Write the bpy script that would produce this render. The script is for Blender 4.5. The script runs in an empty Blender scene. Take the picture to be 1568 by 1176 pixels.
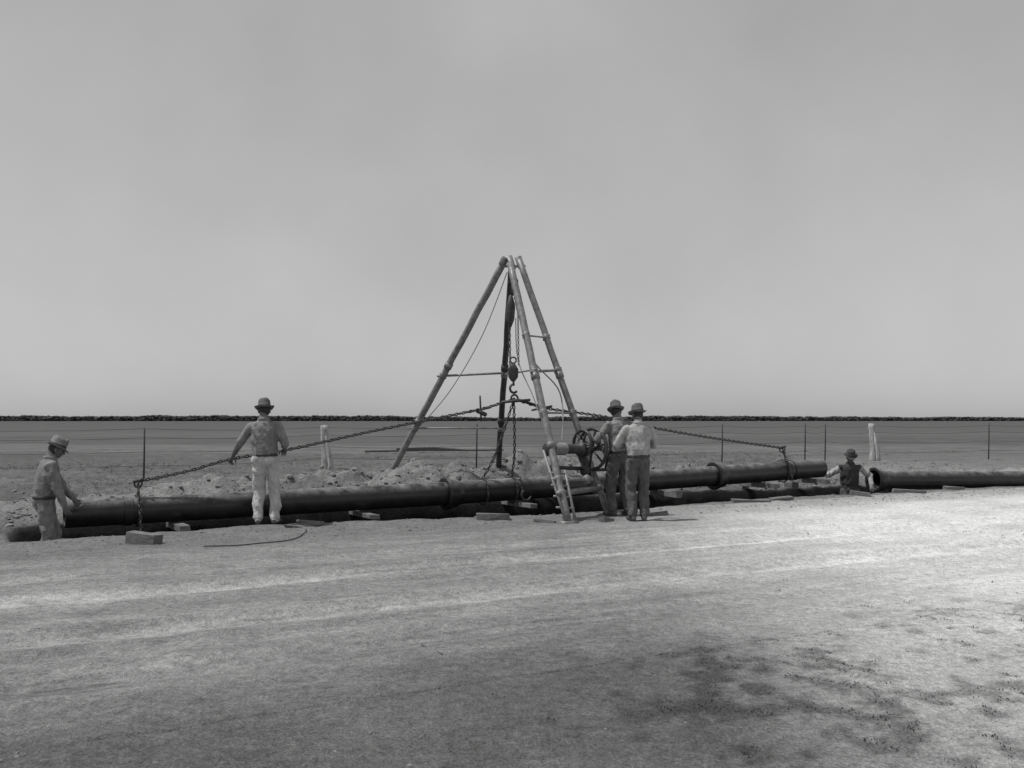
import bpy, math, random
import numpy as np
from mathutils import Vector, Matrix, noise
random.seed(7)
rng=np.random.default_rng(7)
scene=bpy.context.scene
R=math.radians
# ------------------------------------------------------------------ materials
def mat(name,base,rough=0.8,amp=0.25,scale=8.0,metal=0.0,bump=0.2,bdist=0.01,dust=None,spec=0.3,stretch=None,det=4):
    m=bpy.data.materials.new(name); m.use_nodes=True
    nt=m.node_tree; N=nt.nodes; L=nt.links
    b=N['Principled BSDF']; b.inputs['Roughness'].default_value=rough
    b.inputs['Metallic'].default_value=metal
    b.inputs['Specular IOR Level'].default_value=spec
    tc=N.new('ShaderNodeTexCoord'); mp=N.new('ShaderNodeMapping')
    L.new(tc.outputs['Object'],mp.inputs['Vector'])
    if stretch: mp.inputs['Scale'].default_value=stretch
    nz=N.new('ShaderNodeTexNoise'); nz.inputs['Scale'].default_value=scale; nz.inputs['Detail'].default_value=det
    nz.inputs['Roughness'].default_value=0.65
    L.new(mp.outputs['Vector'],nz.inputs['Vector'])
    mr=N.new('ShaderNodeMapRange'); mr.inputs['From Min'].default_value=0.3; mr.inputs['From Max'].default_value=0.7
    mr.inputs['To Min'].default_value=base*(1-amp); mr.inputs['To Max'].default_value=base*(1+amp)
    L.new(nz.outputs['Fac'],mr.inputs['Value'])
    out=mr.outputs['Result']
    if dust:
        g=N.new('ShaderNodeNewGeometry'); sx=N.new('ShaderNodeSeparateXYZ'); L.new(g.outputs['Normal'],sx.inputs['Vector'])
        d=N.new('ShaderNodeMapRange'); d.inputs['From Min'].default_value=dust[1]; d.inputs['From Max'].default_value=1.0
        L.new(sx.outputs['Z'],d.inputs['Value'])
        n2=N.new('ShaderNodeTexNoise'); n2.inputs['Scale'].default_value=5; n2.inputs['Detail'].default_value=6
        n2.inputs['Roughness'].default_value=0.7
        L.new(tc.outputs['Object'],n2.inputs['Vector'])
        r2=N.new('ShaderNodeMapRange'); r2.inputs['From Min'].default_value=0.36; r2.inputs['From Max'].default_value=0.64
        L.new(n2.outputs['Fac'],r2.inputs['Value'])
        mu=N.new('ShaderNodeMath'); mu.operation='MULTIPLY'; L.new(d.outputs['Result'],mu.inputs[0]); L.new(r2.outputs['Result'],mu.inputs[1])
        mx=N.new('ShaderNodeMix'); mx.data_type='FLOAT'; L.new(mu.outputs[0],mx.inputs['Factor'])
        L.new(out,mx.inputs[2]); mx.inputs[3].default_value=dust[0]
        out=mx.outputs[0]
        ra=N.new('ShaderNodeMapRange'); ra.inputs['To Min'].default_value=rough; ra.inputs['To Max'].default_value=0.75
        L.new(mu.outputs[0],ra.inputs['Value']); L.new(ra.outputs['Result'],b.inputs['Roughness'])
    cc=N.new('ShaderNodeCombineColor')
    for i in range(3): L.new(out,cc.inputs[i])
    L.new(cc.outputs[0],b.inputs['Base Color'])
    if bump:
        bp=N.new('ShaderNodeBump'); bp.inputs['Strength'].default_value=bump; bp.inputs['Distance'].default_value=bdist
        L.new(nz.outputs['Fac'],bp.inputs['Height']); L.new(bp.outputs['Normal'],b.inputs['Normal'])
    return m
M={}
M['pipe']=mat('bitumen_pipe',0.016,0.30,0.5,6,0,0.12,0.006,dust=(0.22,0.35),spec=0.5)
M['steel']=mat('galvanised_tube',0.19,0.5,0.4,14,0.2,0.2,0.004,spec=0.4)
M['dsteel']=mat('dark_steel',0.05,0.5,0.4,14,0.3,0.2,0.004,spec=0.4)
M['chain']=mat('chain_iron',0.06,0.55,0.4,20,0.3,0.1,spec=0.4)
M['wood']=mat('weathered_timber',0.15,0.85,0.5,10,0,0.5,0.01,stretch=(1,1,6))
M['post']=mat('grey_post_wood',0.38,0.9,0.5,6,0,0.6,0.02,stretch=(3,3,.5))
M['rope']=mat('hemp_rope',0.22,0.9,0.3,40)
M['skin']=mat('sunburnt_skin',0.13,0.6,0.15,20,0,0.1,0.002)
M['hair']=mat('dark_hair',0.03,0.6,0.3,60)
M['eye']=mat('eye_dark',0.02,0.3,0.1,10)
M['boot']=mat('boot_leather',0.10,0.6,0.4,15)
M['belt']=mat('belt_leather',0.04,0.5,0.3,15)
M['band']=mat('hat_band',0.03,0.8,0.2,15)
def cloth(n,b,amp=0.28): return mat(n,b,0.92,amp,8,0,0.5,0.025,spec=0.15)
M['shirt_mid']=cloth('work_shirt_grey',0.20); M['shirt_lt']=cloth('work_shirt_pale',0.33)
M['shirt_dk']=cloth('waistcoat_dark',0.05); M['tr_white']=cloth('moleskin_trousers',0.46,0.22)
M['tr_mid']=cloth('grey_trousers',0.19); M['tr_dk']=cloth('dark_trousers',0.10)
M['hat_g']=cloth('felt_hat_grey',0.12); M['hat_d']=cloth('felt_hat_dark',0.06); M['hat_l']=cloth('felt_hat_pale',0.18)
M['clod']=mat('clod_earth',0.19,0.95,0.4,5,0,0.6,0.02,spec=.05)
M['grass']=mat('dry_weeds',0.14,0.9,0.4,2.5,0,0,spec=.05)
M['leaf']=mat('scrub_foliage',0.085,1.0,0.15,0.05,0,0,spec=0)

# ------------------------------------------------------------------ mesh builder
class MB:
    def __init__(s): s.v=[]; s.f=[]; s.m=[]
    def tube(s,pts,rad,side=None,n=12,mi=0,round_cap=0.5,cap=True):
        pts=[Vector(p) for p in pts]; k=len(pts)
        if not isinstance(rad,list): rad=[rad]*k
        u=None; rings=[]
        for i,p in enumerate(pts):
            t=(pts[min(i+1,k-1)]-pts[max(i-1,0)])
            if t.length<1e-9: t=Vector((0,0,1))
            t.normalize()
            ref=Vector(side) if side is not None else u
            if ref is None or abs(ref.normalized().dot(t))>0.98:
                ref=Vector((1,0,0)) if abs(t.x)<0.8 else Vector((0,0,1))
            u=(ref-t*ref.dot(t)).normalized(); w=t.cross(u)
            r=rad[i]; a,b=(r if isinstance(r,(list,tuple)) else (r,r))
            st=len(s.v)
            for j in range(n):
                an=2*math.pi*j/n
                s.v.append(tuple(p+u*(a*math.cos(an))+w*(b*math.sin(an))))
            rings.append((st,p,t,min(a,b)))
        for i in range(k-1):
            A=rings[i][0]; B=rings[i+1][0]
            for j in range(n):
                j2=(j+1)%n
                s.f.append((A+j,A+j2,B+j2,B+j)); s.m.append(mi)
        if cap:
            for (st,p,t,r),sg in ((rings[0],-1),(rings[-1],1)):
                c=len(s.v); s.v.append(tuple(p+t*(sg*r*round_cap)))
                for j in range(n):
                    j2=(j+1)%n
                    s.f.append((st+j2,st+j,c) if sg<0 else (st+j,st+j2,c)); s.m.append(mi)
        return s
    def revolve(s,p0,axis,prof,n=32,mi=0,closed=False):
        ax=Vector(axis).normalized(); p0=Vector(p0)
        ref=Vector((0,0,1)) if abs(ax.z)<0.9 else Vector((1,0,0))
        u=(ref-ax*ref.dot(ax)).normalized(); w=ax.cross(u); st=len(s.v)
        for (t,r) in prof:
            for j in range(n):
                an=2*math.pi*j/n
                s.v.append(tuple(p0+ax*t+u*(r*math.cos(an))+w*(r*math.sin(an))))
        K=len(prof)
        for i in range(K if closed else K-1):
            A=st+i*n; B=st+((i+1)%K)*n
            for j in range(n):
                j2=(j+1)%n; s.f.append((A+j,A+j2,B+j2,B+j)); s.m.append(mi)
        return s
    def ring(s,c,axis,Rr,r,n=28,k=8,mi=0):
        return s.revolve(c,axis,[(r*math.sin(2*math.pi*i/k),Rr+r*math.cos(2*math.pi*i/k)) for i in range(k)],n,mi,True)
    def box(s,c,sz,rot=None,mi=0,jit=0.0):
        c=Vector(c); st=len(s.v); rot=rot or Matrix.Identity(3)
        for x in (-.5,.5):
            for y in (-.5,.5):
                for z in (-.5,.5):
                    p=Vector((x*sz[0]+random.uniform(-jit,jit),y*sz[1]+random.uniform(-jit,jit),z*sz[2]+random.uniform(-jit,jit)))
                    s.v.append(tuple(c+rot@p))
        for q in ((0,1,3,2),(4,6,7,5),(0,4,5,1),(2,3,7,6),(0,2,6,4),(1,5,7,3)):
            s.f.append(tuple(st+i for i in q)); s.m.append(mi)
        return s
    def ball(s,c,r,n=10,mi=0,mtx=None):
        c=Vector(c); st=len(s.v); r=r if isinstance(r,(tuple,list)) else (r,r,r)
        for i in range(n+1):
            th=math.pi*i/n
            for j in range(n):
                ph=2*math.pi*j/n
                p=Vector((r[0]*math.sin(th)*math.cos(ph),r[1]*math.sin(th)*math.sin(ph),r[2]*math.cos(th)))
                if mtx: p=mtx@p
                s.v.append(tuple(c+p))
        for i in range(n):
            for j in range(n):
                j2=(j+1)%n
                s.f.append((st+i*n+j,st+(i+1)*n+j,st+(i+1)*n+j2,st+i*n+j2)); s.m.append(mi)
        return s
    def obj(s,name,mats,parent=None,smooth=True,bevel=0):
        me=bpy.data.meshes.new(name); me.from_pydata(s.v,[],s.f); me.update()
        for m in mats: me.materials.append(m)
        me.polygons.foreach_set('material_index',s.m)
        me.polygons.foreach_set('use_smooth',[smooth]*len(s.f))
        o=bpy.data.objects.new(name,me); scene.collection.objects.link(o)
        if parent: o.parent=parent
        if bevel:
            b=o.modifiers.new('b','BEVEL'); b.width=bevel; b.segments=2
        return o
def empty(name,loc=(0,0,0),yaw=0):
    e=bpy.data.objects.new(name,None); e.empty_display_size=0.3; e.location=loc; e.rotation_euler=(0,0,yaw)
    scene.collection.objects.link(e); return e
def arcpts(c,u,w,r,a0,a1,n=10):
    c=Vector(c);u=Vector(u);w=Vector(w)
    return [c+u*(r*math.cos(a0+(a1-a0)*i/n))+w*(r*math.sin(a0+(a1-a0)*i/n)) for i in range(n+1)]
def smoothpath(P,sub=8):
    P=[Vector(p) for p in P]; out=[]
    for i in range(len(P)-1):
        a=P[max(i-1,0)];b=P[i];c=P[i+1];d=P[min(i+2,len(P)-1)]
        for k in range(sub):
            t=k/sub
            out.append(0.5*((2*b)+(c-a)*t+(2*a-5*b+4*c-d)*t*t+(-a+3*b-3*c+d)*t**3))
    out.append(P[-1]); return out
def chain(mb,P,link=0.075,wid=0.024,r=0.0085,mi=0):
    P=[Vector(p) for p in P]
    D=[0]
    for i in range(1,len(P)): D.append(D[-1]+(P[i]-P[i-1]).length)
    pitch=link*0.74; cnt=int(D[-1]/pitch); i=0
    for k in range(cnt+1):
        d=min(k*pitch,D[-1]-1e-6)
        while i<len(P)-2 and D[i+1]<d: i+=1
        f=(d-D[i])/max(D[i+1]-D[i],1e-9); c=P[i].lerp(P[i+1],f); t=(P[i+1]-P[i]).normalized()
        ref=Vector((0,0,1)) if abs(t.z)<0.9 else Vector((1,0,0))
        u=(ref-t*ref.dot(t)).normalized(); w=t.cross(u)
        an=(math.pi/2)*(k%2)+0.4; x=u*math.cos(an)+w*math.sin(an); y=t.cross(x)
        st=len(mb.v); n=10; q=5
        for a in range(n):
            th=2*math.pi*a/n; cx=math.cos(th)*(link/2-r); cy=math.sin(th)*(wid-r)
            rd=(t*math.cos(th)+x*math.sin(th)).normalized()
            for b in range(q):
                ph=2*math.pi*b/q
                mb.v.append(tuple(c+t*cx+x*cy+rd*(r*math.cos(ph))+y*(r*math.sin(ph))))
        for a in range(n):
            for b in range(q):
                mb.f.append((st+a*q+b,st+((a+1)%n)*q+b,st+((a+1)%n)*q+(b+1)%q,st+a*q+(b+1)%q)); mb.m.append(mi)

# ------------------------------------------------------------------ terrain
U=Vector((0.872,0.490,0)); Nn=Vector((-0.490,0.872,0)); W0=14.438
def h2(xi,yi,seed):
    h=(xi*374761393+yi*668265263+seed*1274126177)&0xffffffff
    h=((h^(h>>13))*1274126177)&0xffffffff
    h=(h^(h>>16))&0xffffffff
    return h/4294967295.0
def vn(x,y,seed=0):
    x=np.asarray(x,float); y=np.asarray(y,float)
    xi=np.floor(x).astype(np.int64); yi=np.floor(y).astype(np.int64)
    fx=x-xi; fy=y-yi; fx=fx*fx*(3-2*fx); fy=fy*fy*(3-2*fy)
    a=h2(xi,yi,seed);b=h2(xi+1,yi,seed);c=h2(xi,yi+1,seed);d=h2(xi+1,yi+1,seed)
    return (a*(1-fx)+b*fx)*(1-fy)+(c*(1-fx)+d*fx)*fy
def fbm(x,y,seed=0,o=4):
    r=0;a=1;t=0
    for i in range(o):
        r=r+a*vn(x*2**i,y*2**i,seed+i); t+=a; a*=0.55
    return r/t-0.5
def ss(a,b,x):
    t=np.clip((x-a)/(b-a),0,1); return t*t*(3-2*t)
def sw(X,Y): return U.x*X+U.y*Y, Nn.x*X+Nn.y*Y-W0
WS=[-50,1.5,3.0,4.5,6.4,7.6,8.4,9.6,12.0,15.0,15.6,16.9,17.5,60]
WF=[-.84,-.84,-.48,-.48,-.84,-1.0,-1.05,-1.05,-.55,-.45,-.60,-.60,-.45,-.45]
def edges(s,w):
    wf=np.interp(s,WS,WF)+0.10*fbm(s*1.7,w*0+3,5,4)
    wb=0.24+0.06*fbm(s*1.5,w*0+9,6,3)
    return wf,wb
def patches(X,Y):
    d=.8*fbm(X*.7,Y*.7,76,3)+1.2*fbm(X*6.5,Y*6.5,79,3)
    s,w=sw(X,Y)
    return ss(-.02,.20,d)*(1-ss(-10.0,-8.2,w))*ss(-.9,1.5,X)
def height(X,Y,road=False):
    s,w=sw(X,Y)
    wf,wb=edges(s,w)
    tm=ss(wf-.06,wf+.06,w)*(1-ss(wb-.04,wb+.05,w))*ss(.50,.72,s)*(1-ss(24,24.5,s))
    depth=np.interp(s,[0,1.35,1.7,15,16,17.5],[.45,.45,.85,.85,.92,.85])
    hs=np.interp(s,[-6,0,2,4.2,6,9.5,11,13,17,24],[.06,.20,.34,.48,.58,.60,.50,.40,.26,.10])
    hump=ss(.22,.40,w)*(.28+.72*ss(.35,1.25,w))*(1-ss(1.8,3.4,w))
    z=hs*hump*(1+1.2*fbm(s*1.0,w*1.5,11,4))
    far=1-ss(30,60,np.abs(w))
    rough=0.012+0.03*ss(-2.8,-1.6,w)+0.22*hump*ss(1,4,s)+0.15*ss(.5,2.5,w)*(1-ss(20,45,w))+.03*(1-ss(-12,-9.3,w))
    rough=np.where((w<-2.6)&(w>-9.4),0.028,rough)
    z=z+rough*fbm(s*3.2,w*3.2,21,5)*1.3*far
    z=z+0.05*fbm(s*.25,w*.25,31,2)*far*ss(2,6,np.abs(w+.5))
    z=z+0.02*np.exp(-((w-wf+.28)/.2)**2)*(1+1.8*fbm(s*2,w*2,41,3))*ss(.2,.6,s)
    for c,d in ((-4.1,.02),(-5.25,.045),(-6.95,.045),(-8.2,.02)):
        cc=c+0.25*fbm(s*.2,w*0+c,51,2)
        z=z+(-d*np.exp(-((w-cc)/.22)**2)+.4*d*np.exp(-((w-cc-.36)/.12)**2)+.4*d*np.exp(-((w-cc+.36)/.12)**2))*(w<-2.9)*(w>-9.2)
    z=z-depth*tm+0.10*tm*fbm(s*4,w*4,61,3)
    if not road:
        z=z-0.07*ss(-9.35,-9.2,w)*(1-ss(-3.0,-2.85,w))
    return z
def gz(x,y):
    return float(height(np.array([float(x)]),np.array([float(y)]),True)[0])
def albedo(X,Y):
    s,w=sw(X,Y)
    a=np.full_like(w,.215)
    rd=ss(-9.9,-8.6,w+0.9*fbm(s*.5,w*.5,70,3))*(1-ss(-3.3,-2.2,w+0.6*fbm(s*.6,w*.6,71,3)))
    a=a+rd*0.07
    for c,k,wd in ((-4.1,.06,.3),(-5.25,.19,.38),(-6.95,.15,.40),(-8.2,.04,.3)):
        cc=c+0.25*fbm(s*.2,w*0+c,51,2)
        a=a+k*np.exp(-((w-cc)/wd)**2)*(0.65+1.6*(fbm(s*.5,w*3,72,3)))
        for off in (-.20,-.05,.13):
            a=a-.07*np.exp(-((w-cc-off)/.035)**2)*ss(.35,.5,vn(s*.7,w*0+c+off,95))
    a=a*(1+.6*fbm(s*.35,w*4.5,73,4)*rd)
    a=a*(1+.45*fbm(s*3.5,w*5.5,83,3))
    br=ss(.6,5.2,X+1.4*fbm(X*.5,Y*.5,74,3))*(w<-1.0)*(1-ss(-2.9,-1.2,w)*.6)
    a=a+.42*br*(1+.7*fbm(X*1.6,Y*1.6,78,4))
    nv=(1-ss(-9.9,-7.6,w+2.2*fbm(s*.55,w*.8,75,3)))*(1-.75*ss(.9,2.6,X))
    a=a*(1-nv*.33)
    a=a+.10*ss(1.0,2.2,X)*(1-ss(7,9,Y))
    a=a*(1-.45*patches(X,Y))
    bh=ss(.2,.6,w)
    bk=.165+.13*fbm(s*1.0,w*1.0,77,4)
    a=np.where(w>.2,bk,a)
    hump=ss(.32,1.1,w)*(1-ss(1.7,3.2,w))
    a=a+bh*hump*.07
    a=a+.10*ss(8,12,X)*bh*(1-ss(12,18,w))
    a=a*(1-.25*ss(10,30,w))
    wf,wb=edges(s,w)   # shade inside the trench, painted in as darker soil colour
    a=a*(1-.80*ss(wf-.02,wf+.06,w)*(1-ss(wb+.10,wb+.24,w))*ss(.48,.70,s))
    return np.clip(a,.025,.8)
def groundmat():
    m=bpy.data.materials.new('pale_earth'); m.use_nodes=True; nt=m.node_tree;N=nt.nodes;L=nt.links
    b=N['Principled BSDF']; b.inputs['Roughness'].default_value=1.0; b.inputs['Specular IOR Level'].default_value=0
    at=N.new('ShaderNodeAttribute'); at.attribute_name='alb'
    g=N.new('ShaderNodeNewGeometry')
    def nz(sc,det,ro=.65,mapping=None):
        n=N.new('ShaderNodeTexNoise'); n.inputs['Scale'].default_value=sc; n.inputs['Detail'].default_value=det; n.inputs['Roughness'].default_value=ro
        if mapping:
            mp=N.new('ShaderNodeMapping'); mp.inputs['Scale'].default_value=mapping; L.new(g.outputs['Position'],mp.inputs['Vector']); L.new(mp.outputs[0],n.inputs['Vector'])
        else: L.new(g.outputs['Position'],n.inputs['Vector'])
        return n
    def mr(src,a,bb,c,d):
        r=N.new('ShaderNodeMapRange'); r.inputs['From Min'].default_value=a;r.inputs['From Max'].default_value=bb
        r.inputs['To Min'].default_value=c;r.inputs['To Max'].default_value=d; L.new(src,r.inputs['Value']); return r.outputs['Result']
    def mth(op,a,bb):
        x=N.new('ShaderNodeMath'); x.operation=op
        for i,q in enumerate((a,bb)):
            if isinstance(q,(int,float)): x.inputs[i].default_value=q
            else: L.new(q,x.inputs[i])
        return x.outputs[0]
    n1=nz(13,5,.78); n3=nz(55,3,.8)
    f=mth('MULTIPLY',mr(n1.outputs['Fac'],.3,.7,.64,1.36),mr(n3.outputs['Fac'],.3,.7,.62,1.38))
    near=mth('MULTIPLY',at.outputs['Fac'],f)
    sx=N.new('ShaderNodeSeparateXYZ'); L.new(g.outputs['Position'],sx.inputs[0])
    nb=nz(.02,4,.6,(.25,1,1)); 
    yy=mth('ADD',sx.outputs['Y'],mr(nb.outputs['Fac'],.3,.7,-12,12))
    cr=N.new('ShaderNodeValToRGB'); e=cr.color_ramp.elements
    L.new(mr(yy,0,400,0,1),cr.inputs['Fac'])
    e[0].position=0; e[0].color=(.13,.13,.13,1); e[1].position=1; e[1].color=(.10,.10,.10,1)
    for p,c in ((.085,.13),(.105,.125),(.118,.155),(.135,.15),(.155,.115),(.21,.11),(.24,.125),(.30,.11),(.5,.105)):
        q=e.new(p); q.color=(c,c,c,1)
    nf=nz(.6,5,.75,(.3,1,1))
    farc=mth('MULTIPLY',cr.outputs['Color'],mr(nf.outputs['Fac'],.3,.7,.68,1.32))
    mx=N.new('ShaderNodeMix'); mx.data_type='FLOAT'
    L.new(mr(sx.outputs['Y'],22,46,0,1),mx.inputs['Factor']); L.new(near,mx.inputs[2]); L.new(farc,mx.inputs[3])
    cc=N.new('ShaderNodeCombineColor')
    for i in range(3): L.new(mx.outputs[0],cc.inputs[i])
    L.new(cc.outputs[0],b.inputs['Base Color'])
    hb=mth('ADD',n1.outputs['Fac'],mth('MULTIPLY',n3.outputs['Fac'],.45))
    bp=N.new('ShaderNodeBump'); bp.inputs['Strength'].default_value=1.0; bp.inputs['Distance'].default_value=.045
    L.new(hb,bp.inputs['Height']); L.new(bp.outputs['Normal'],b.inputs['Normal'])
    return m
M['ground']=groundmat()
def geo(a,b,first,k=1.22):
    out=[];x=a;st=first;sg=1 if b>a else -1
    while abs(x-a)<abs(b-a):
        x=x+sg*st; st*=k; out.append(x)
    return out
def grid(name,S,Wd,road=False,edge=0):
    S=np.array(S);Wd=np.array(Wd); s,w=np.meshgrid(S,Wd)
    X=s*U.x+(w+W0)*Nn.x; Y=s*U.y+(w+W0)*Nn.y
    Z=height(X,Y,road)
    if road:
        Z=Z+.004
        Z[0]-=.07; Z[-1]-=.07
    P=np.stack([X,Y,Z],-1).reshape(-1,3)
    nr,nc=s.shape; idx=np.arange(nr*nc).reshape(nr,nc)
    F=np.stack([idx[:-1,:-1],idx[:-1,1:],idx[1:,1:],idx[1:,:-1]],-1).reshape(-1,4)
    me=bpy.data.meshes.new(name)
    me.vertices.add(len(P)); me.vertices.foreach_set('co',P.ravel())
    me.loops.add(F.size); me.loops.foreach_set('vertex_index',F.ravel().astype(np.int32))
    me.polygons.add(len(F)); me.polygons.foreach_set('loop_start',np.arange(0,F.size,4,dtype=np.int32))
    me.update(calc_edges=True); me.validate()
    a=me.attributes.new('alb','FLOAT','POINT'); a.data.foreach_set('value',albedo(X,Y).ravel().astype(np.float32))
    me.polygons.foreach_set('use_smooth',[True]*len(F))
    me.materials.append(M['ground'])
    o=bpy.data.objects.new(name,me); scene.collection.objects.link(o); return o
S=sorted(geo(-10,-5000,.2))+list(np.arange(-10,27,.06))+geo(27,5000,.12,1.2)
Wd=sorted(geo(-16,-3000,.2,1.3))+list(np.arange(-16,-9.4,.06))+list(np.arange(-9.4,-2.8,.15))+list(np.arange(-2.8,3.4,.045))+list(np.arange(3.4,14,.1))+geo(14,6000,.13,1.06)
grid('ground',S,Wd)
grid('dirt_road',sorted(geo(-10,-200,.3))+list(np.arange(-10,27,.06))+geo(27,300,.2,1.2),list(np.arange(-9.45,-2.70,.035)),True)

# ------------------------------------------------------------------ pipes
A=Vector((-5.975,13.2,0)); Bp=Vector((6.08,20.0,0))
RP=.19
def paxis(t):
    p=A.lerp(Bp,t); top=.435+(.700-.435)*t-.045*math.sin(math.pi*min(max(t,0),1))
    return Vector((p.x,p.y,top-RP))
def pipe(name,p0,p1,bell=True,collars=()):
    ax=(p1-p0); Lg=ax.length; mb=MB()
    if bell:
        pr=[(.30,RP-.03),(.13,RP-.03),(.12,.205),(.0,.205),(-.005,.25),(.0,.265),(.05,.267),(.06,.238),(.20,.232),(.24,.205),(.30,RP)]
    else: pr=[(.3,RP-.025),(0,RP-.025),(0,RP)]
    for c in collars: pr+=[(c-.06,RP),(c-.055,RP+.018),(c+.055,RP+.018),(c+.06,RP)]
    x=pr[-1][0]
    while x<Lg-.5: x+=.4; pr.append((x,RP+random.uniform(-.0015,.0015)))
    pr+=[(Lg,RP),(Lg+.003,RP-.01),(Lg+.003,RP-.025),(Lg-1.5,RP-.025)]
    mb.revolve(p0,ax,pr,40,0)
    o=mb.obj(name,[M['pipe']])
    o.modifiers.new('e','EDGE_SPLIT').split_angle=R(40)
    return o
pipe('iron_pipe',paxis(-.004),paxis(.412),False,(.80,))
pipe('iron_pipe',paxis(.404),paxis(.822),True)
pipe('iron_pipe',paxis(.814),paxis(.967),True)
pipe('iron_pipe',paxis(.955),paxis(1.022),False,(.12,))
d3=Vector((.93,.36,-.02)).normalized(); q0=Vector((7.66,20.75,.235))
pipe('iron_pipe',q0,q0+d3*5.4,True)
# timbers / packing
def timber(name,c,sz,yaw,pitch=0,roll=0,m='wood',z=None,jit=.014):
    o=MB().box((0,0,0),sz,None,0,jit).obj(name,[M[m]],None,False,.008)
    zz=(gz(c[0],c[1])+sz[2]*.30) if z is None else z
    o.location=(c[0],c[1],zz); o.rotation_euler=(roll,pitch,yaw); return o
yp=math.atan2(U.y,U.x)
for t in (.10,.30,.50,.72,.90,1.0):
    p=paxis(t); bot=p.z-RP
    timber('timber_bearer',(p.x,p.y),(.14,1.15 if t<.8 else .95,.09),yp+.05,z=bot-.05)
    if bot>.2:
        q=Vector((p.x,p.y,0))+Nn*.50; timber('timber_block',(q.x,q.y),(.25,.2,max(bot-.1,.1)),yp+.2,z=(bot-.1)/2)
for (x,y,sz,yaw,pi) in ((-4.51,12.0,(.40,.19,.17),-.25,.12),(-2.90,14.07,(.42,.12,.04),-.45,.04),(-3.05,13.75,(.3,.08,.03),.5,.1),
        (-.29,14.75,(.50,.16,.13),.1,.04),(.49,14.52,(.34,.10,.05),-.3,0.1),(2.28,15.4,(.34,.12,.08),.3,-.1),(1.40,14.6,(.25,.13,.07),.9,.15)):
    timber('timber_block' if sz[0]<.41 and sz[2]>.06 else 'timber_plank',(x,y),sz,yaw,pi)
for (s_,w_,sz,yaw,pi) in ((12.6,-.95,(.75,.14,.06),.25,.05),(13.3,-1.0,(.5,.12,.07),.45,-.04),
        (15.45,-.95,(.38,.16,.10),-.3,.15),(16.9,-.95,(.65,.12,.06),-.1,.06),(18.5,-.8,(.45,.16,.09),.2,.04)):
    timber('timber_block' if sz[0]<.42 else 'timber_plank',(s_*U.x+(w_+W0)*Nn.x,s_*U.y+(w_+W0)*Nn.y),sz,yaw,pi)
mb=MB(); pts=[(x,y,gz(x,y)+.012) for (x,y) in ((-3.66,11.63),(-3.32,11.75),(-3.06,11.94),(-2.80,12.19),(-2.74,12.67),(-2.81,13.41))]
mb.tube(smoothpath(pts,4),.007,n=6).obj('iron_rod',[M['dsteel']])
mb=MB(); a=(-.616,6.65);b=(-.451,6.32); mb.tube([(a[0],a[1],gz(*a)+.015),((a[0]+b[0])/2+.01,(a[1]+b[1])/2,gz(*a)+.02),(b[0],b[1],gz(*b)+.01)],[.006,.008,.005],n=6).obj('fallen_stick',[M['wood']])

# ------------------------------------------------------------------ lifting tripod
root=empty('lifting_shear_legs',(0,0,0))
apex=Vector((0,16.3,4.13))
F1=Vector((-2.28,17.95,.42));F2=Vector((-.262,17.9,.50));F3=Vector((.83,14.38,gz(.83,14.38)-.03));F4=Vector((1.54,15.6,gz(1.54,15.6)-.03))
if F4.z<-.2: F4.z=-.05
T1=Vector((-.11,16.36,4.19));T2=Vector((-.01,16.42,4.05));T3=Vector((-.03,16.2,4.09));T4=Vector((.12,16.27,4.17))
def leg(nm,T,F,r,m='steel'):
    mb=MB(); k=14; P=[T.lerp(F,i/k)+Vector((random.uniform(-.006,.006),0,0)) for i in range(k+1)]
    mb.tube(P,r,n=14,round_cap=.2)
    for f in (.46,.72):
        c=T.lerp(F,f); ax=(F-T).normalized(); mb.revolve(c-ax*.05,ax,[(0,r),(0,r+.014),(.10,r+.014),(.10,r)],14)
    mb.obj(nm,[M[m]],root)
leg('leg_1',T1,F1,.058);leg('leg_2',T2,F2,.052,'dsteel');leg('leg_3',T3,F3,.058);leg('leg_4',T4,F4,.053)  # leg_2 stands in shade: that shade is put into its colour with darker steel
mb=MB()
mb.tube([T1+Vector((-.07,-.05,-.10)),T1+Vector((-.02,-.03,.01)),T1+Vector((.07,-.03,.02)),T3+Vector((.05,-.02,-.08))],[.05,.06,.055,.05],n=12)
mb.tube([apex+Vector((-.18,.02,-.06)),apex+Vector((.22,-.04,-.07))],.022,n=8)
mb.tube([T4+Vector((-.02,0,.05)),T4+Vector((.035,0,-.14))],[(.06,.025),(.05,.025)],side=(1,0,0),n=8)
mb.obj('head_fitting',[M['steel']],root)
def at(T,F,z): f=(z-T.z)/(F.z-T.z); return T.lerp(F,f)
mb=MB()
def brace(a,b,r=.016,mi=0):
    d=(b-a).normalized(); mb.tube([a-d*.10,b+d*.10],r,n=8,mi=mi)
    for p in (a,b): mb.tube([p+Vector((0,0,-.05)),p+Vector((0,0,.05))],.060,n=10,mi=mi)
brace(at(T1,F1,2.28),at(T2,F2,2.33),.020); brace(at(T1,F1,1.36),at(T2,F2,1.36),.014)
brace(at(T3,F3,2.27),at(T4,F4,2.32),.022); brace(at(T3,F3,2.86),at(T4,F4,2.86),.014)
brace(at(T2,F2,2.30),at(T3,F3,2.30),.014)
brace(at(T3,F3,1.62),at(T4,F4,1.62),.016)
brace(at(T3,F3,.42),at(T4,F4,.42),.045)
brace(at(T3,F3,.62),at(T3,F3,.62)+Vector((.45,.30,-.02)),.03)
a0=at(T3,F3,1.05)+Vector((-.13,-.04,0)); b0=F3+Vector((-.13,-.04,.03)); c0=at(T3,F3,.75)+Vector((.13,.05,0)); e0=F3+Vector((.11,.05,.03))
mb.tube([a0,b0+Vector((.10,0,0))],.022,n=8); mb.tube([c0,e0],.022,n=8)
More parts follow.
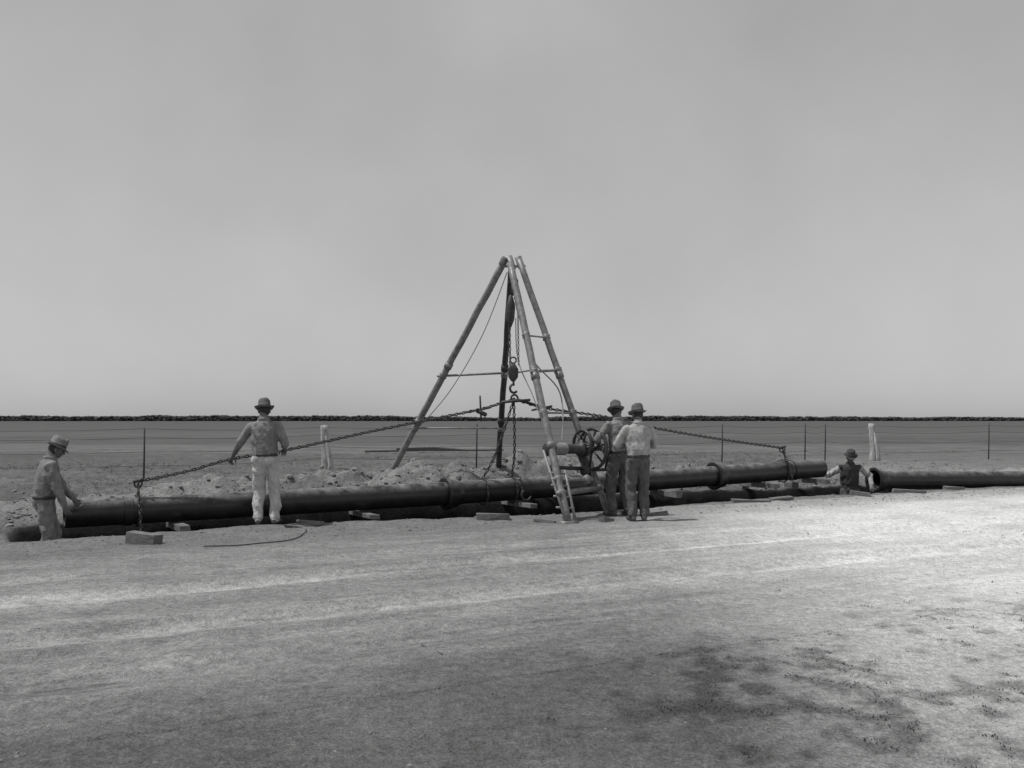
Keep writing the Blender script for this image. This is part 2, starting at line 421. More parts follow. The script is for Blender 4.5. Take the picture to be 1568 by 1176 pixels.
for z in (.2,.36,.52,.7): 
    p=at(T3,F3,z); mb.tube([p+Vector((-.13,-.045,.02)),p+Vector((.14,.05,.0))],.018,n=7)
mb.box(F3+Vector((0,0,.03)),(.26,.16,.06),Matrix.Rotation(.5,3,'Z'))
mb.obj('braces',[M['steel']],root)
# winch
wa=Vector((.54,14.90,1.07)); wb=Vector((1.27,15.50,1.05)); wd=(wb-wa).normalized()
mb=MB()
mb.revolve(wa,wd,[(-.04,.0),(-.04,.075),(0,.11),(.05,.11),(.06,.075),(.66,.078),(.67,.12),(.70,.12),(.705,.03),(1.12,.03),(1.12,0)],24)
for k in range(9): mb.ring(wa+wd*(.12+.028*k),wd,.085,.014,20,6,1)
def wheel(c,ax,Rr,r,sp,mi=0,hub=.05,off=.2):
    ax=Vector(ax).normalized(); mb.ring(c,ax,Rr,r,36,8,mi)
    mb.revolve(c-ax*.05,ax,[(0,0),(0,hub),(.1,hub),(.1,0)],14,mi)
    ref=Vector((0,0,1)); u=(ref-ax*ref.dot(ax)).normalized(); w=ax.cross(u)
    for i in range(sp):
        a=off+2*math.pi*i/sp; d=u*math.cos(a)+w*math.sin(a)
        mb.tube([c+d*hub*.6,c+d*Rr*.5,c+d*Rr],[.024,.017,.02],n=8,mi=mi)
wheel(wb+wd*.0,wd,.32,.029,6)
wheel(wa+wd*.76+Vector((-.02,0,.09)),wd,.20,.026,5,off=.5)
pc=wb+Vector((.06,-.02,-.33)); mb.revolve(pc-wd*.28,wd,[(0,0),(0,.085),(.06,.085),(.06,.025),(.5,.025),(.5,0)],18)
cr=pc+wd*.2; mb.tube([cr,cr+Vector((.06,-.03,.33))],.018,n=8); mb.tube([cr+Vector((.06,-.03,.33)),cr+Vector((.06,-.03,.33))+wd*.26],.02,n=8)
for f in (.08,.74):
    c=wa+wd*f; mb.tube([c+Vector((0,0,.10)),c+Vector((.03,.02,-.5))],[(.04,.014)]*2,side=wd.cross(Vector((0,0,1))),n=8)
    mb.tube([c,c+Vector((.06,.10,-.30)),c+Vector((.10,.2,-.62))],.02,n=8)
mb.tube([wa+wd*.05+Vector((0,0,-.28)),wb+Vector((0,0,-.32))],.03,n=8)
mb.tube([wb+Vector((-.05,0,-.35)),wb+Vector((-.03,0,-.62)),wb+Vector((.06,0,-.70))],.032,n=8)
mb.obj('hand_winch',[M['dsteel'],M['rope']],root)
# tackle
mb=MB()
mb.tube(arcpts(apex+Vector((.02,0,-.32)),(1,0,0),(0,0,1),.07,-.6,3.9,12),.017,n=8)
mb.tube([apex+Vector((.0,0,-.35)),apex+Vector((.01,0,-.55))],.02,n=8)
mb.tube([apex+Vector((-.02,0,-.55)),apex+Vector((-.02,0,-.72)),apex+Vector((-.03,0,-.95)),apex+Vector((-.03,0,-1.08))],[(.03,.03),(.075,.05),(.07,.05),(.02,.02)],side=(1,0,0),n=10)
lb=Vector((.02,16.25,2.30))
for o in (-.045,.045):
    mb.tube([lb+Vector((0,o,.14)),lb+Vector((0,o,.05)),lb+Vector((0,o,-.08)),lb+Vector((0,o,-.15))],[(.03,.008),(.085,.008),(.08,.008),(.03,.008)],side=(1,0,0),n=12)
mb.revolve(lb+Vector((0,-.03,0)),(0,1,0),[(0,0),(0,.08),(.03,.065),(.06,.08),(.06,0)],20)
mb.tube(arcpts(lb+Vector((0,0,.2)),(1,0,0),(0,0,1),.05,0,2*math.pi,12),.014,n=7)
mb.tube(arcpts(lb+Vector((.01,0,-.27)),(0.9,.2,0),(0,0,1),.07,1.6,5.6,12),.02,n=8)
mb.tube([lb+Vector((0,0,-.13)),lb+Vector((.01,0,-.22))],.018,n=8)
mb.tube(arcpts(Vector((.04,16.25,1.87)),(1,0,0),(0,0,1),.055,0,2*math.pi,14),.017,n=8)
chain(mb,[apex+Vector((-.04,0,-1.0)),lb+Vector((-.05,0,.1))]); chain(mb,[apex+Vector((.10,.05,-.85)),lb+Vector((.09,.02,.1))],.06,.02,.006)
chain(mb,[apex+Vector((.10,.05,-.85)),apex+Vector((.03,0,-.5))],.06,.02,.006)
def around(c,r,a0,a1,n=16):
    return arcpts(c,Nn,Vector((0,0,1)),r,a0,a1,n)
for tt,hx in ((.455,-.0),(.495,.05)):
    c=paxis(tt); loop=around(c,RP+.025,0,2*math.pi,26); chain(mb,loop)
    chain(mb,smoothpath([Vector((.03,16.25,1.84)),(Vector((.03,16.25,1.84))+c)/2+Vector((-.03 if tt<.47 else .03,0,-.1)),c+Vector((0,0,RP+.02))],6),.085,.03,.011)
c=paxis(.505)
mb.tube(arcpts(c-Nn*.26+Vector((0,0,-.08)),U,Vector((0,0,1)),.09,2.2,6.0,14),[.018]*13+[.014,.008],n=8)
chain(mb,[c-Nn*.22+Vector((-.06,0,.02)),c-Nn*.12+Vector((-.03,0,.2))])
mb.obj('chain_tackle',[M['chain']],root)
mb=MB()
rp=smoothpath([T4+Vector((-.05,-.05,-.35)),Vector((.28,15.9,2.6)),at(T4,F4,1.95)+Vector((-.1,-.1,0)),wa+wd*.3+Vector((0,0,.08))],8)
mb.tube(rp,.011,n=6)
mb.tube(smoothpath([T1+Vector((.03,-.05,-.22)),Vector((-.5,16.6,2.95)),Vector((-1.05,17.0,2.05)),at(T1,F1,1.45)+Vector((.10,-.05,0))],8),.008,n=6)
mb.tube(smoothpath([Vector((.06,16.2,3.2)),Vector((.10,16.2,2.5)),Vector((.34,15.9,1.9)),Vector((.45,15.6,1.55))],6),.009,n=6)
mb.obj('hoist_rope',[M['rope']],root)
# --------------- long lifting chain
cr_=empty('lifting_chain')
Pc=[(-5.19,13.60,.66),(-4.62,13.88,.78),(-4.06,14.12,.945),(-3.24,14.34,1.085),(-2.4,14.85,1.28),(-1.67,15.3,1.44),(-.52,15.9,1.68),(.03,16.22,1.83),(.56,16.4,1.706),(1.6,17.0,1.565),(2.53,17.6,1.37),(3.9,18.5,1.15),(5.38,19.5,.95)]
mb=MB(); chain(mb,smoothpath(Pc,8),.085,.032,.0125)
mb.obj('chain',[M['chain']],cr_)
mb=MB()
for t,top in ((.063,Vector(Pc[0])),(.945,Vector(Pc[-1]))):
    c=paxis(t); chain(mb,around(c,RP+.028,0,2*math.pi,26)); 
    chain(mb,[top,c-Nn*.1+Vector((0,0,RP+.0))])
    chain(mb,[top+Vector((0,-.02,0)),c-Nn*.22+Vector((.02,-.02,0)),c-Nn*.24+Vector((.03,-.03,-.30))])
    mb.tube([top+Vector((-.07,0,-.01)),top+Vector((.07,0,.03))],.022,n=8)
    mb.tube(arcpts(top+Vector((0,0,-.03)),(1,0,0),(0,0,1),.055,0,6.28,12),.013,n=7)
for c in (Vector((-.52,15.9,1.68)),Vector((.50,16.38,1.71))):
    mb.tube([c+Vector((0,0,.22)),c+Vector((.02,0,-.19))],.016,n=7)
    mb.tube([c+Vector((-.17,0,-.04)),c+Vector((.17,0,.03))],.018,n=7)
    mb.tube([c+Vector((-.05,0,-.02)),c+Vector((.1,.0,-.09))],.035,n=8)
mb.obj('shackles',[M['chain']],cr_)
mb=MB(); mb.tube([(-.17,16.1,1.80),(.30,16.2,1.84)],.022,n=8); mb.tube([(.1,16.2,1.85),(.52,16.4,1.72)],.02,n=8); mb.obj('spreader_bar',[M['dsteel']],cr_)

# ------------------------------------------------------------------ people
def ik(a,c,l1,l2,pole):
    a=Vector(a);c=Vector(c); d=c-a; D=d.length; D2=min(D,(l1+l2)*.995); D2=max(D2,abs(l1-l2)+.02)
    dn=d.normalized(); c=a+dn*D2
    x=(l1*l1-l2*l2+D2*D2)/(2*D2); hh=math.sqrt(max(l1*l1-x*x,0))
    p=Vector(pole); p=(p-dn*p.dot(dn))
    p=p.normalized() if p.length>1e-6 else Vector((0,0,1))
    return a+dn*x+p*hh,c
def segd(p,a,b):
    ab=b-a; t=max(0,min(1,(p-a).dot(ab)/max(ab.length_squared,1e-9))); return (p-(a+ab*t)).length
def person(loc,yaw,hL,hR,footL=(-.11,0),footR=(.11,0),lean=0.,side=0.,hp=0.,hy=0.,poleL=(-1,-.4,-.3),poleR=(1,-.4,-.3),
           shirt='shirt_mid',sleeve=None,fore='skin',trs='tr_mid',hat='hat_g',scale=1.0,curl=1.0,hipz=.92,braces=False,palmL=None,palmR=None,seed=0,roll=.45):
    rt=empty('workman',loc,yaw); rt.scale=(scale,)*3
    piv=Vector((0,0,.95))
    dz=hipz-.92
    def T(p,full=False):
        p=Vector(p); k=1 if full else max(0,min(1,(p.z-.93)/.30))
        q=Matrix.Rotation(-lean*k,3,'X')@Matrix.Rotation(side*k,3,'Y')@(p-piv)
        return q+piv+Vector((0,0,dz))
    mb=MB(); seg=[]
    prof=[(.82,.10,.085),(.87,.152,.118),(.93,.175,.132),(.99,.166,.126),(1.03,.170,.130),(1.08,.182,.138),(1.16,.184,.138),(1.27,.188,.136),(1.36,.188,.128),(1.42,.160,.108),(1.465,.105,.084),(1.50,.066,.066),(1.56,.056,.060),(1.62,.052,.058)]
    mb.tube([T((0,-.008 if z<1.4 else -.005+.01*(z>1.5),z)) for z,a,b in prof],[(a,b) for z,a,b in prof],side=(1,0,0),n=20)
    seg+= [(T((0,0,.84)),T((0,0,.985)),'t',.15),(T((0,0,1.01)),T((0,0,1.40)),'s',.15),(T((0,0,1.515)),T((0,0,1.62)),'k',.055)]
    W={}
    for sg,h,pole in ((-1,hL,poleL),(1,hR,poleR)):
        sh=T((sg*.180,-.005,1.395)); el,wr=ik(sh,Vector(h),.285,.255,pole)
        shi=T((sg*.10,-.005,1.39))
        mb.tube([shi,sh,sh.lerp(el,.35),sh.lerp(el,.75),el,el.lerp(wr,.25)],[.066,.072,.066,.062,.058,.052],n=14)
        if fore=='sleeve': P=[.056,.055,.048,.040]
        else: P=[.056,.050,.037,.029]
        mb.tube([el,el.lerp(wr,.3),el.lerp(wr,.7),wr],P,n=14)
        mb.tube([wr,wr+(wr-el).normalized()*.05],[(.028),(.026)],n=10)
        seg+=[(sh,el,'a',.058),(el,el.lerp(wr,roll-.1),'a',.05),(el.lerp(wr,roll+.05),wr,'f',.04),(shi,sh,'s',.06)]
        W[sg]=(el,wr)
    for sg,ft in ((-1,footL),(1,footR)):
        hip=Vector((sg*.088,0,.90+dz)); fz=ft[2] if len(ft)>2 else 0
        kn,an=ik(hip,Vector((ft[0],ft[1],.09+fz)),.42,.41,(sg*.12,1,0))
        mb.tube([hip+Vector((0,0,.03)),hip.lerp(kn,.3),hip.lerp(kn,.7),kn,kn.lerp(an,.35),kn.lerp(an,.7),an+Vector((0,-.005,-.01))],[.100,.098,.084,.077,.076,.072,.072],n=16)
        seg+=[(hip,kn,'t',.085),(kn,an,'t',.072)]
        fy=sg*.18; fd=Vector((math.sin(fy),math.cos(fy),0)); b0=Vector((an.x,an.y,fz))
        mb.tube([b0-fd*.065+Vector((0,0,.045)),b0+Vector((0,0,.052)),b0+fd*.09+Vector((0,0,.045)),b0+fd*.17+Vector((0,0,.034)),b0+fd*.205+Vector((0,0,.03))],[(.036,.043),(.042,.05),(.047,.042),(.045,.032),(.025,.022)],side=(fd.y,-fd.x,0),n=14)
        mb.tube([b0+Vector((0,0,.04)),b0+Vector((0,-.005,.13))],.045,n=12)
        seg+=[(b0-fd*.05+Vector((0,0,.03)),b0+fd*.19+Vector((0,0,.03)),'b',.04)]
    o=mb.obj('tmp',[]); rm=o.modifiers.new('r','REMESH'); rm.mode='VOXEL'; rm.voxel_size=.0125
    sm=o.modifiers.new('s','SMOOTH'); sm.factor=.5; sm.iterations=4
    dg=bpy.context.evaluated_depsgraph_get(); me=bpy.data.meshes.new_from_object(o.evaluated_get(dg)); bpy.data.objects.remove(o)
    me.name='body'; mats=[M[trs],M[shirt],M[sleeve or shirt],M[fore if fore!='sleeve' else (sleeve or shirt)],M['skin'],M['boot']]
    me.materials.clear()
    for m in mats: me.materials.append(m)
    ix={'t':0,'s':1,'a':2,'f':3,'k':4,'b':5}
    nr=[v.normal.copy() for v in me.vertices]
    for v,nn in zip(me.vertices,nr):
        c=v.co; q=Vector((c.x*8+seed,c.y*8,c.z*5)); 
        bag=.018*noise.noise(q)+.018*noise.noise(Vector((c.x*17,c.y*17+seed,c.z*11+c.x*14)))+.010*abs(noise.noise(Vector((c.x*30,c.y*30+seed,c.z*34))))
        k=1.0 if c.z>.12 and c.z<1.45+dz else .12
        if fore=='skin' and abs(c.x)>.24: k=.4
        v.co=c+nn*bag*k
    idx=[]
    for p in me.polygons:
        c=p.center; best=9;lab='t'
        for a,b,l,r in seg:
            d=segd(c,a,b)-r
            if d<best: best=d;lab=l
        idx.append(ix[lab])
    me.polygons.foreach_set('material_index',idx); me.polygons.foreach_set('use_smooth',[True]*len(idx))
    bo=bpy.data.objects.new('body',me); scene.collection.objects.link(bo); bo.parent=rt
    mb=MB(); 
    def ell(z,a,b,r,mi,tw=False):
        n=32; pts=[]
        for i in range(n+1):
            an=2*math.pi*i/n; pts.append(T((a*math.cos(an),-.008+b*math.sin(an),z)))
        mb.tube(pts,r,side=(0,0,1),n=8,mi=mi,cap=False)
    ell(.985,.174,.135,(.020,.006),0)
    ell(1.492,.076,.078,(.022,.008),1)
    if braces:
        for sg in (-1,1):
            pts=[T((sg*x,y,z)) for x,y,z in ((.09,.140,1.0),(.095,.150,1.2),(.09,.140,1.36),(.085,.05,1.455),(.075,-.105,1.42),(.05,-.156,1.25),(.035,-.156,1.12),(.06,-.145,1.0))]
            mb.tube(smoothpath(pts,5),(.014,.004),side=(1,0,0),n=8,mi=0)
    mb.obj('belt_and_collar',[M['belt'],M[shirt]],rt)
    mb=MB()
    for sg,pn in ((-1,palmL),(1,palmR)):
        el,wr=W[sg]; d=(wr-el).normalized(); wr=wr+d*.015
        pn=Vector(pn) if pn else Vector((-sg*.8,.3,-.4)); pn=(pn-d*pn.dot(d)).normalized(); sv=d.cross(pn)
        if sv.y<0 and abs(sv.y)>.3: sv2=-sv
        else: sv2=sv
        mb.tube([wr-d*.02,wr+d*.02,wr+d*.06,wr+d*.092],[(.027,.02),(.036,.018),(.043,.016),(.041,.013)],side=sv,n=12)
        for j,(of,ln,cu) in enumerate(((-.031,.062,1.0),(-.0105,.074,1.08),(.0105,.080,1.0),(.031,.072,.9))):
            p=wr+d*(.088-abs(of)*.15)+sv2*of; P=[p-d*.015,p]; an=.0; cd=d
            for k,f in enumerate((.45,.32,.23)):
                an+=(.55,.6,.45)[k]*cu*curl; cd=d*math.cos(an)+pn*math.sin(an); p=p+cd*ln*f; P.append(p)
            mb.tube(P,[.0095,.0098,.0092,.0085,.0072],n=8)
        p=wr+d*.025+sv2*.030; q1=p+(d*.6+sv2*.7+pn*.4).normalized()*.042; q2=q1+(d*.7+sv2*.1+pn*.8).normalized()*.032; q3=q2+(d*.6-sv2*.3+pn*.8).normalized()*.024
        mb.tube([p-sv2*.01,q1,q2,q3],[.014,.0115,.0105,.008],n=8)
    mb.obj('hands',[M['skin']],rt)
    mb=MB(); nu,nv=32,24; HM=Matrix.Rotation(-lean*.6,3,'X')@Matrix.Rotation(hy,3,'Z')@Matrix.Rotation(-hp,3,'X')
    hc=T((0,.018,1.50))+ (Matrix.Rotation(-lean*.8,3,'X')@Matrix.Rotation(-hp*.5,3,'X'))@Vector((0,.012,.112))
    dirs=[]
    for i in range(nv+1):
        th=math.pi*i/nv
        for j in range(nu):
            ph=2*math.pi*j/nu; x=math.sin(th)*math.cos(ph); y=math.sin(th)*math.sin(ph); z=math.cos(th); dirs.append((x,y,z))
            P=Vector((x*.077,y*.097,z*.118))
            if z<-.1:
                k=(-z-.1)/.9; P.x*=1-.30*k
                if y<0: P.y*=1-.45*k
                else: P.y*=1+.10*k
            if y>0:
                P.y+=.024*math.exp(-(x/.15)**2-((z+.16)/.12)**2)+.010*math.exp(-(x/.12)**2-((z-.02)/.16)**2)
                P.y-=.010*(math.exp(-((x-.38)/.17)**2-((z-.05)/.11)**2)+math.exp(-((x+.38)/.17)**2-((z-.05)/.11)**2))
                P.y+=.006*math.exp(-((z-.2)/.09)**2)*(abs(x)<.6)
                P.y-=.005*math.exp(-(x/.3)**2-((z+.40)/.04)**2)
                P.y+=.006*math.exp(-(x/.25)**2-((z+.75)/.15)**2)
            if z>.25 or (y<-.15 and z>-.45): P*=1.035
            mb.v.append(tuple(hc+HM@P))
    for i in range(nv):
        for j in range(nu):
            j2=(j+1)%nu; mb.f.append((i*nu+j,(i+1)*nu+j,(i+1)*nu+j2,i*nu+j2))
            x,y,z=dirs[i*nu+j]; mb.m.append(1 if (z>.35 or (y<-.15 and z>-.42) or (y<.05 and abs(x)>.8 and z>.02)) else 0)
    for sg in (-1,1):
        mb.ball(hc+HM@Vector((sg*.080,-.008,-.004)),(.010,.018,.031),8,0,HM)
        mb.ball(hc+HM@Vector((sg*.030,.083,.006)),(.012,.008,.007),8,2,HM)
        mb.tube([hc+HM@Vector((sg*.014,.096,.023)),hc+HM@Vector((sg*.03,.096,.027)),hc+HM@Vector((sg*.045,.086,.021))],.004,n=6,mi=1)
    mb.tube([hc+HM@Vector((-.024,.090,-.052)),hc+HM@Vector((0,.098,-.050)),hc+HM@Vector((.024,.090,-.052))],[.003,.0045,.003],n=6,mi=2)
    mb.obj('head',[M['skin'],M['hair'],M['eye']],rt)
    mb=MB(); ho=hc+HM@Vector((0,-.004,.036)); HH=HM@Matrix.Rotation(R(-5),3,'X')
    rings=[(.080,.098,-.004,0),(.112,.130,-.008,0),(.134,.158,.002,0),(.137,.161,.008,0),(.133,.156,.008,0),(.110,.128,.0,0),(.093,.110,.004,0),(.092,.109,.008,1),(.090,.107,.038,1),(.089,.106,.039,0),(.087,.104,.085,0),(.080,.096,.118,0),(.066,.082,.134,0),(.042,.058,.131,0),(.012,.035,.108,0)]
    n=36
    for a,b,z,mi in rings:
        for j in range(n):
            an=2*math.pi*j/n; ca,sa=math.cos(an),math.sin(an)
            zz=z+(.018*(ca*ca) if a>.125 else .006*(ca*ca) if a>.105 else 0)-(.016*max(sa,0)**2 if a>.125 else 0)
            aa=a
            if z>.07: aa=a*(1-.20*max(sa,0)**2)
            wob=.004*noise.noise(Vector((ca*1.5+seed,sa*1.5,z*10)))
            mb.v.append(tuple(ho+HH@Vector((aa*ca*(1+wob*12),b*sa,zz+wob*4))))
    for i in range(len(rings)-1):
        for j in range(n):
            j2=(j+1)%n; mb.f.append((i*n+j,i*n+j2,(i+1)*n+j2,(i+1)*n+j)); mb.m.append(rings[i][3])
    mb.f.append(tuple((len(rings)-1)*n+j for j in range(n))); mb.m.append(0)
    mb.obj('hat',[M[hat],M['band']],rt)
    return rt
person((-6.02,12.62,-.47),R(-62),(-.12,.36,.93),(.20,.24,.82),lean=.14,hp=.30,shirt='shirt_mid',fore='sleeve',trs='tr_mid',hat='hat_l',seed=1,footL=(-.13,.12),footR=(.12,-.08))
person((-3.50,13.90,max(gz(-3.5,13.90),-.02)),R(2),(-.50,.18,.965),(.22,.24,1.06),footL=(-.10,-.02),footR=(.13,.03),lean=.03,side=-.05,hy=.25,hp=.15,poleL=(-.6,-.8,-.2),poleR=(.55,-1,-.3),shirt='shirt_mid',trs='tr_white',hat='hat_g',seed=2,palmL=(0,.1,-1),palmR=(-.2,.3,-1),curl=1.4)
person((1.70,15.45,max(gz(1.70,15.45),-.03)),R(30),(-.18,.30,1.10),(.08,.40,1.04),footL=(-.12,.02),footR=(.12,-.06),lean=.10,hp=.2,hy=-.5,shirt='shirt_mid',trs='tr_dk',hat='hat_g',seed=3,curl=1.5,scale=1.02)
person((1.89,14.66,gz(1.89,14.66)),R(6),(-.14,.28,1.14),(.10,.27,1.12),footL=(-.085,.0),footR=(.10,.03),lean=.02,hp=.1,hy=.35,poleL=(-1,-.7,-.2),poleR=(1,-.6,-.2),shirt='shirt_lt',trs='tr_dk',hat='hat_g',seed=4,curl=1.4,scale=.985)
person((7.04,20.42,-.88),R(172),(-.40,.16,1.04),(.50,.12,1.25),lean=.10,hp=.18,poleL=(-1,-.3,-.5),poleR=(1,-.2,-.6),shirt='shirt_dk',sleeve='shirt_lt',fore='sleeve',trs='tr_dk',hat='hat_d',seed=5,palmL=(0,0,-1),palmR=(0,0,-1),curl=.8)

# ------------------------------------------------------------------ fence
fr=empty('wire_fence')
posts=[(-30,19.5,0),(-22,22.2,0),(-15.5,24.2,0),(-9.25,24.6,0),(-5.65,29.6,1),(-1.1,30.2,0),(3.1,33,0),(7.5,35.0,0),(10.7,35.8,0),(11.5,36.0,0),(12.95,35.2,1),(18,37,0),(24,39,0),(31,41,0),(40,44,1)]
mbp=MB();mbw=MB();mbi=MB()
for x,y,k in posts:
    z0=height(np.array([x]),np.array([y]))[0]
    if k:
        P=[];rr=[]
        for i in range(12):
            f=i/11; P.append((x+.03*math.sin(4*f+x)+random.uniform(-.012,.012),y,z0-.1+1.42*f)); rr.append((.135*(1-.2*f)+random.uniform(-.015,.015),.10))
        mbw.tube(P,rr,n=9,round_cap=.1)
        P=[(x+.17+.04*math.sin(5*f)-.10*f,y-.08,z0-.1+1.10*f) for f in (0,.2,.45,.7,1)]
        mbw.tube(P,[.10,.085,.085,.06,.03],n=8)
    else:
        mbp.tube([(x,y,z0-.1),(x+.015,y,z0+.7),(x+.02,y,z0+1.36)],[.024,.022,.022],n=6)
for h in (.35,.7,1.05,1.28):
    for i in range(len(posts)-1):
        a=posts[i];b=posts[i+1]; P=[(a[0]+(b[0]-a[0])*f,a[1]+(b[1]-a[1])*f,h-.06*math.sin(math.pi*f)) for f in (0,.25,.5,.75,1)]
        mbi.tube(P,.005,n=4)
mbw.obj('split_posts',[M['post']],fr);mbp.obj('steel_posts',[M['dsteel']],fr);mbi.obj('wires',[M['dsteel']],fr)
mb=MB()
for k,(a,b) in enumerate((((-6.6,44),(-1.0,45)),((-6.2,44.4),(-.4,45.6)),((-5.2,44.2),(-2,44.8)))):
    mb.tube([(a[0],a[1],.10+.1*(k==2)),((a[0]+b[0])/2,(a[1]+b[1])/2,.13+.1*(k==2)),(b[0],b[1],.10)],[.07,.055,.045],n=8)
mb.obj('pole_stack',[M['wood']])

# ------------------------------------------------------------------ clods
ico=[(0,0,-1)];g=.447
for k in range(5): ico.append((.894*math.cos(2*math.pi*k/5),.894*math.sin(2*math.pi*k/5),-g))
for k in range(5): ico.append((.894*math.cos(2*math.pi*(k+.5)/5),.894*math.sin(2*math.pi*(k+.5)/5),g))
ico.append((0,0,1)); ico=np.array(ico)
fac=[]
for k in range(5):
    k2=(k+1)%5
    fac+=[(0,1+k2,1+k),(1+k,1+k2,6+k),(6+k,1+k2,6+k2),(6+k,6+k2,11)]
fac=np.array(fac)
def scatter(name,pts,m):
    V=[];F=[]
    for i,(x,y,z,r) in enumerate(pts):
        v=ico*r*(1+rng.uniform(-.3,.3,(12,1)))*np.array([1,rng.uniform(.6,1),rng.uniform(.4,.75)])
        a=rng.uniform(0,6.28); c,s_=math.cos(a),math.sin(a)
        v=np.stack([v[:,0]*c-v[:,1]*s_,v[:,0]*s_+v[:,1]*c,v[:,2]],1)+np.array([x,y,z+r*.05]); V.append(v); F.append(fac+12*i)
    V=np.concatenate(V);F=np.concatenate(F)
    me=bpy.data.meshes.new(name); me.from_pydata(V.tolist(),[],F.tolist()); me.materials.append(m)
    o=bpy.data.objects.new(name,me); scene.collection.objects.link(o)
def zone(n,s0,s1,w0,w1,r0,r1,pw=2.5,dens=None):
    s=rng.uniform(s0,s1,n);w=rng.uniform(w0,w1,n)
    X=s*U.x+(w+W0)*Nn.x;Y=s*U.y+(w+W0)*Nn.y
    if dens is not None:
        k=vn(X*dens,Y*dens,91)>.5; X=X[k];Y=Y[k]
    Z=height(X,Y,True); r=r0+(r1-r0)*rng.uniform(0,1,len(X))**pw
    ok=Z>-.2
    return [q for q,o in zip(zip(X,Y,Z,r),ok) if o]
C=zone(4200,-1,18,.45,3.0,.012,.06,3)+zone(2600,-12,26,2.2,12,.015,.05,3)+zone(1000,-20,45,9,26,.02,.06,3,.5)+zone(1500,0,20,-2.3,-.4,.006,.028,3)+zone(2600,-8,24,-9.3,-2.4,.003,.016,4,.6)+zone(900,-2,20,-14,-8,.004,.018,3,.7)
scatter('soil_clods',C,M['clod'])
# ------------------------------------------------------------------ weeds
V=[];F=[]
def tuft(x,y,z,h,n,spread):
    for b in range(n):
        a=random.uniform(0,6.28); r=random.uniform(0,spread); bx=x+r*math.cos(a);by=y+r*math.sin(a)
        a2=random.uniform(0,6.28); l=h*random.uniform(.5,1.2); wd=random.uniform(.002,.005)
        lx=math.cos(a2)*l*random.uniform(.3,1.0);ly=math.sin(a2)*l*random.uniform(.3,1.0)
        px_,py_=-math.sin(a2)*wd,math.cos(a2)*wd; st=len(V)
        V.extend([(bx-px_,by-py_,z-.01),(bx+px_,by+py_,z-.01),(bx+lx*.5+px_*.8,by+ly*.5+py_*.8,z+l*.55),(bx+lx*.5-px_*.8,by+ly*.5-py_*.8,z+l*.55),(bx+lx,by+ly,z+l*.75)])
        F.append((st,st+1,st+2,st+3));F.append((st+3,st+2,st+4))
n=22000
X=rng.uniform(-.6,6,n);Y=rng.uniform(3.6,9.5,n)
pm=patches(X,Y); keep=(rng.uniform(0,1,n)<np.clip(pm-.2,0,1)*.4)
X=X[keep];Y=Y[keep];Z=height(X,Y,True)
for x,y,z in zip(X,Y,Z): tuft(x,y,z,random.uniform(.005,.018),7,.045)
for i in range(420):
    x=random.uniform(2,9);y=random.uniform(7.0,14); 
    if vn(np.array([x*.9]),np.array([y*.9]),98)[0]>.5: tuft(x,y,gz(x,y),random.uniform(.010,.03),7,.05)
for i in range(6000):
    s_=random.uniform(-14,30); w_=random.uniform(3,22); x=s_*U.x+(w_+W0)*Nn.x;y=s_*U.y+(w_+W0)*Nn.y
    if vn(np.array([x*.4]),np.array([y*.4]),99)[0]>.45: tuft(x,y,gz(x,y),random.uniform(.05,.13),7,.08)
me=bpy.data.meshes.new('dry_grass'); me.from_pydata(V,[],F); me.materials.append(M['grass'])
o=bpy.data.objects.new('dry_grass',me); scene.collection.objects.link(o)
# ------------------------------------------------------------------ distant trees: dense low scrub of many small leaf clumps
nT=42000
tx=rng.uniform(-1100,1100,nT); ty=830+30*np.sin(tx*.004)+rng.uniform(-14,14,nT)
top=3.6+3.2*fbm(tx*.012,tx*0+3.3,7,3)+1.1*np.clip(fbm(tx*.15,tx*0+7.7,17,3),-.3,1)*2
tz=top*rng.uniform(0,1,nT)**.8
sc=rng.uniform(.35,.8,nT)
tet=ico
V=(tet[None]*sc[:,None,None]*np.array([2.2,1.6,1.0])*(1+rng.uniform(-.3,.3,(nT,12,1)))+np.stack([tx,ty,tz],1)[:,None,:]).reshape(-1,3)
F=(fac[None]+12*np.arange(nT)[:,None,None]).reshape(-1,3)
me=bpy.data.meshes.new('distant_tree_line')
me.vertices.add(len(V)); me.vertices.foreach_set('co',V.ravel())
me.loops.add(F.size); me.loops.foreach_set('vertex_index',F.ravel().astype(np.int32))
me.polygons.add(len(F)); me.polygons.foreach_set('loop_start',np.arange(0,F.size,3,dtype=np.int32))
me.update(calc_edges=True); me.materials.append(M['leaf'])
o=bpy.data.objects.new('distant_tree_line',me); scene.collection.objects.link(o)
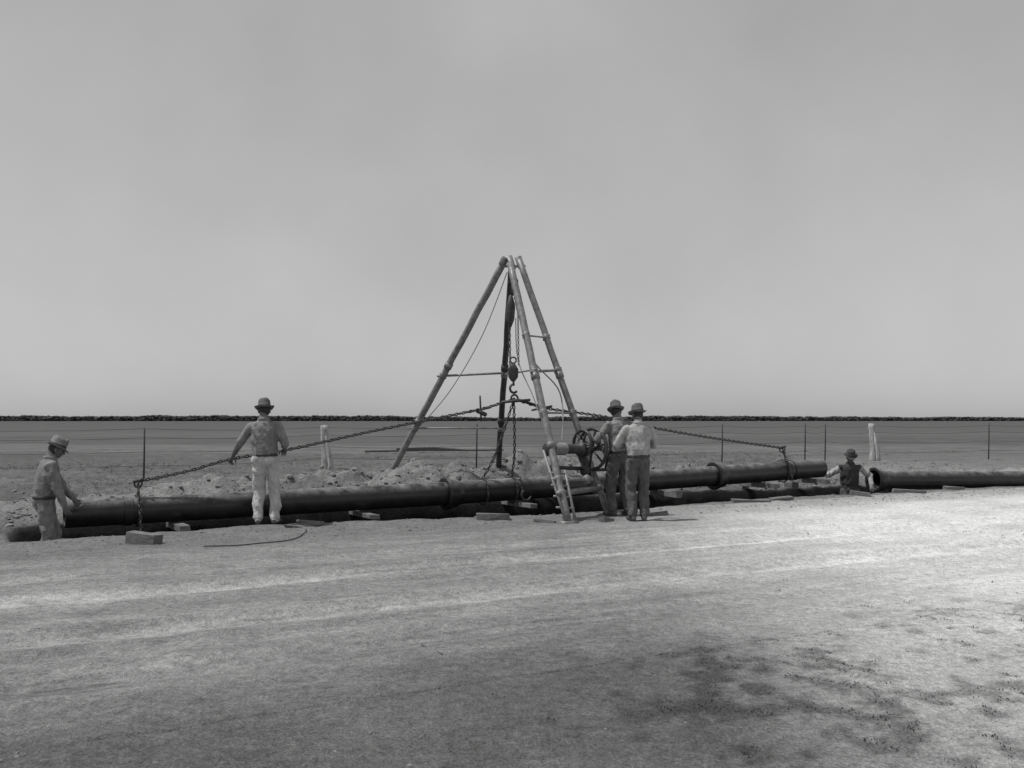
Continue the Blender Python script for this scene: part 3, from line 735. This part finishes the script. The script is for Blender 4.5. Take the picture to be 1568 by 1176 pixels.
# ------------------------------------------------------------------ light, sky, camera
el=R(64); az=R(262)
D=Vector((math.sin(az)*math.cos(el),math.cos(az)*math.cos(el),math.sin(el)))
sl=bpy.data.lights.new('sun','SUN'); sl.energy=3.3; sl.angle=R(.53); sl.color=(1,.995,.985)
so=bpy.data.objects.new('sun',sl); so.rotation_euler=D.to_track_quat('Z','Y').to_euler(); so.location=(0,0,30); scene.collection.objects.link(so)
w=bpy.data.worlds.new('World'); scene.world=w; w.use_nodes=True; nt=w.node_tree; N=nt.nodes; L=nt.links
bg=N['Background']; sk=N.new('ShaderNodeTexSky'); sk.sky_type='NISHITA'; sk.sun_disc=False; sk.sun_elevation=el; sk.sun_rotation=az
sk.dust_density=1.5
bw=N.new('ShaderNodeRGBToBW'); L.new(sk.outputs[0],bw.inputs[0])
pw=N.new('ShaderNodeMath'); pw.operation='POWER'; L.new(bw.outputs[0],pw.inputs[0]); pw.inputs[1].default_value=.30
tc=N.new('ShaderNodeTexCoord'); nz=N.new('ShaderNodeTexNoise'); nz.inputs['Scale'].default_value=3.5; nz.inputs['Detail'].default_value=5; L.new(tc.outputs['Generated'],nz.inputs['Vector'])
mr=N.new('ShaderNodeMapRange'); mr.inputs['From Min'].default_value=.3; mr.inputs['From Max'].default_value=.7; mr.inputs['To Min'].default_value=2.55; mr.inputs['To Max'].default_value=3.05
L.new(nz.outputs['Fac'],mr.inputs['Value'])
mu=N.new('ShaderNodeMath'); mu.operation='MULTIPLY'; L.new(pw.outputs[0],mu.inputs[0]); L.new(mr.outputs['Result'],mu.inputs[1])
L.new(mu.outputs[0],bg.inputs['Color'])
bg.inputs['Strength'].default_value=.115
cam=bpy.data.cameras.new('camera'); cam.sensor_width=36; cam.lens=36*1500/1568; cam.shift_y=54/1568; cam.clip_end=12000; cam.clip_start=.05
co=bpy.data.objects.new('camera',cam); co.location=(0,0,1.52); co.rotation_euler=(R(90),0,0); scene.collection.objects.link(co)
scene.camera=co
scene.view_settings.view_transform='Standard'; scene.view_settings.look='None'; scene.view_settings.exposure=0
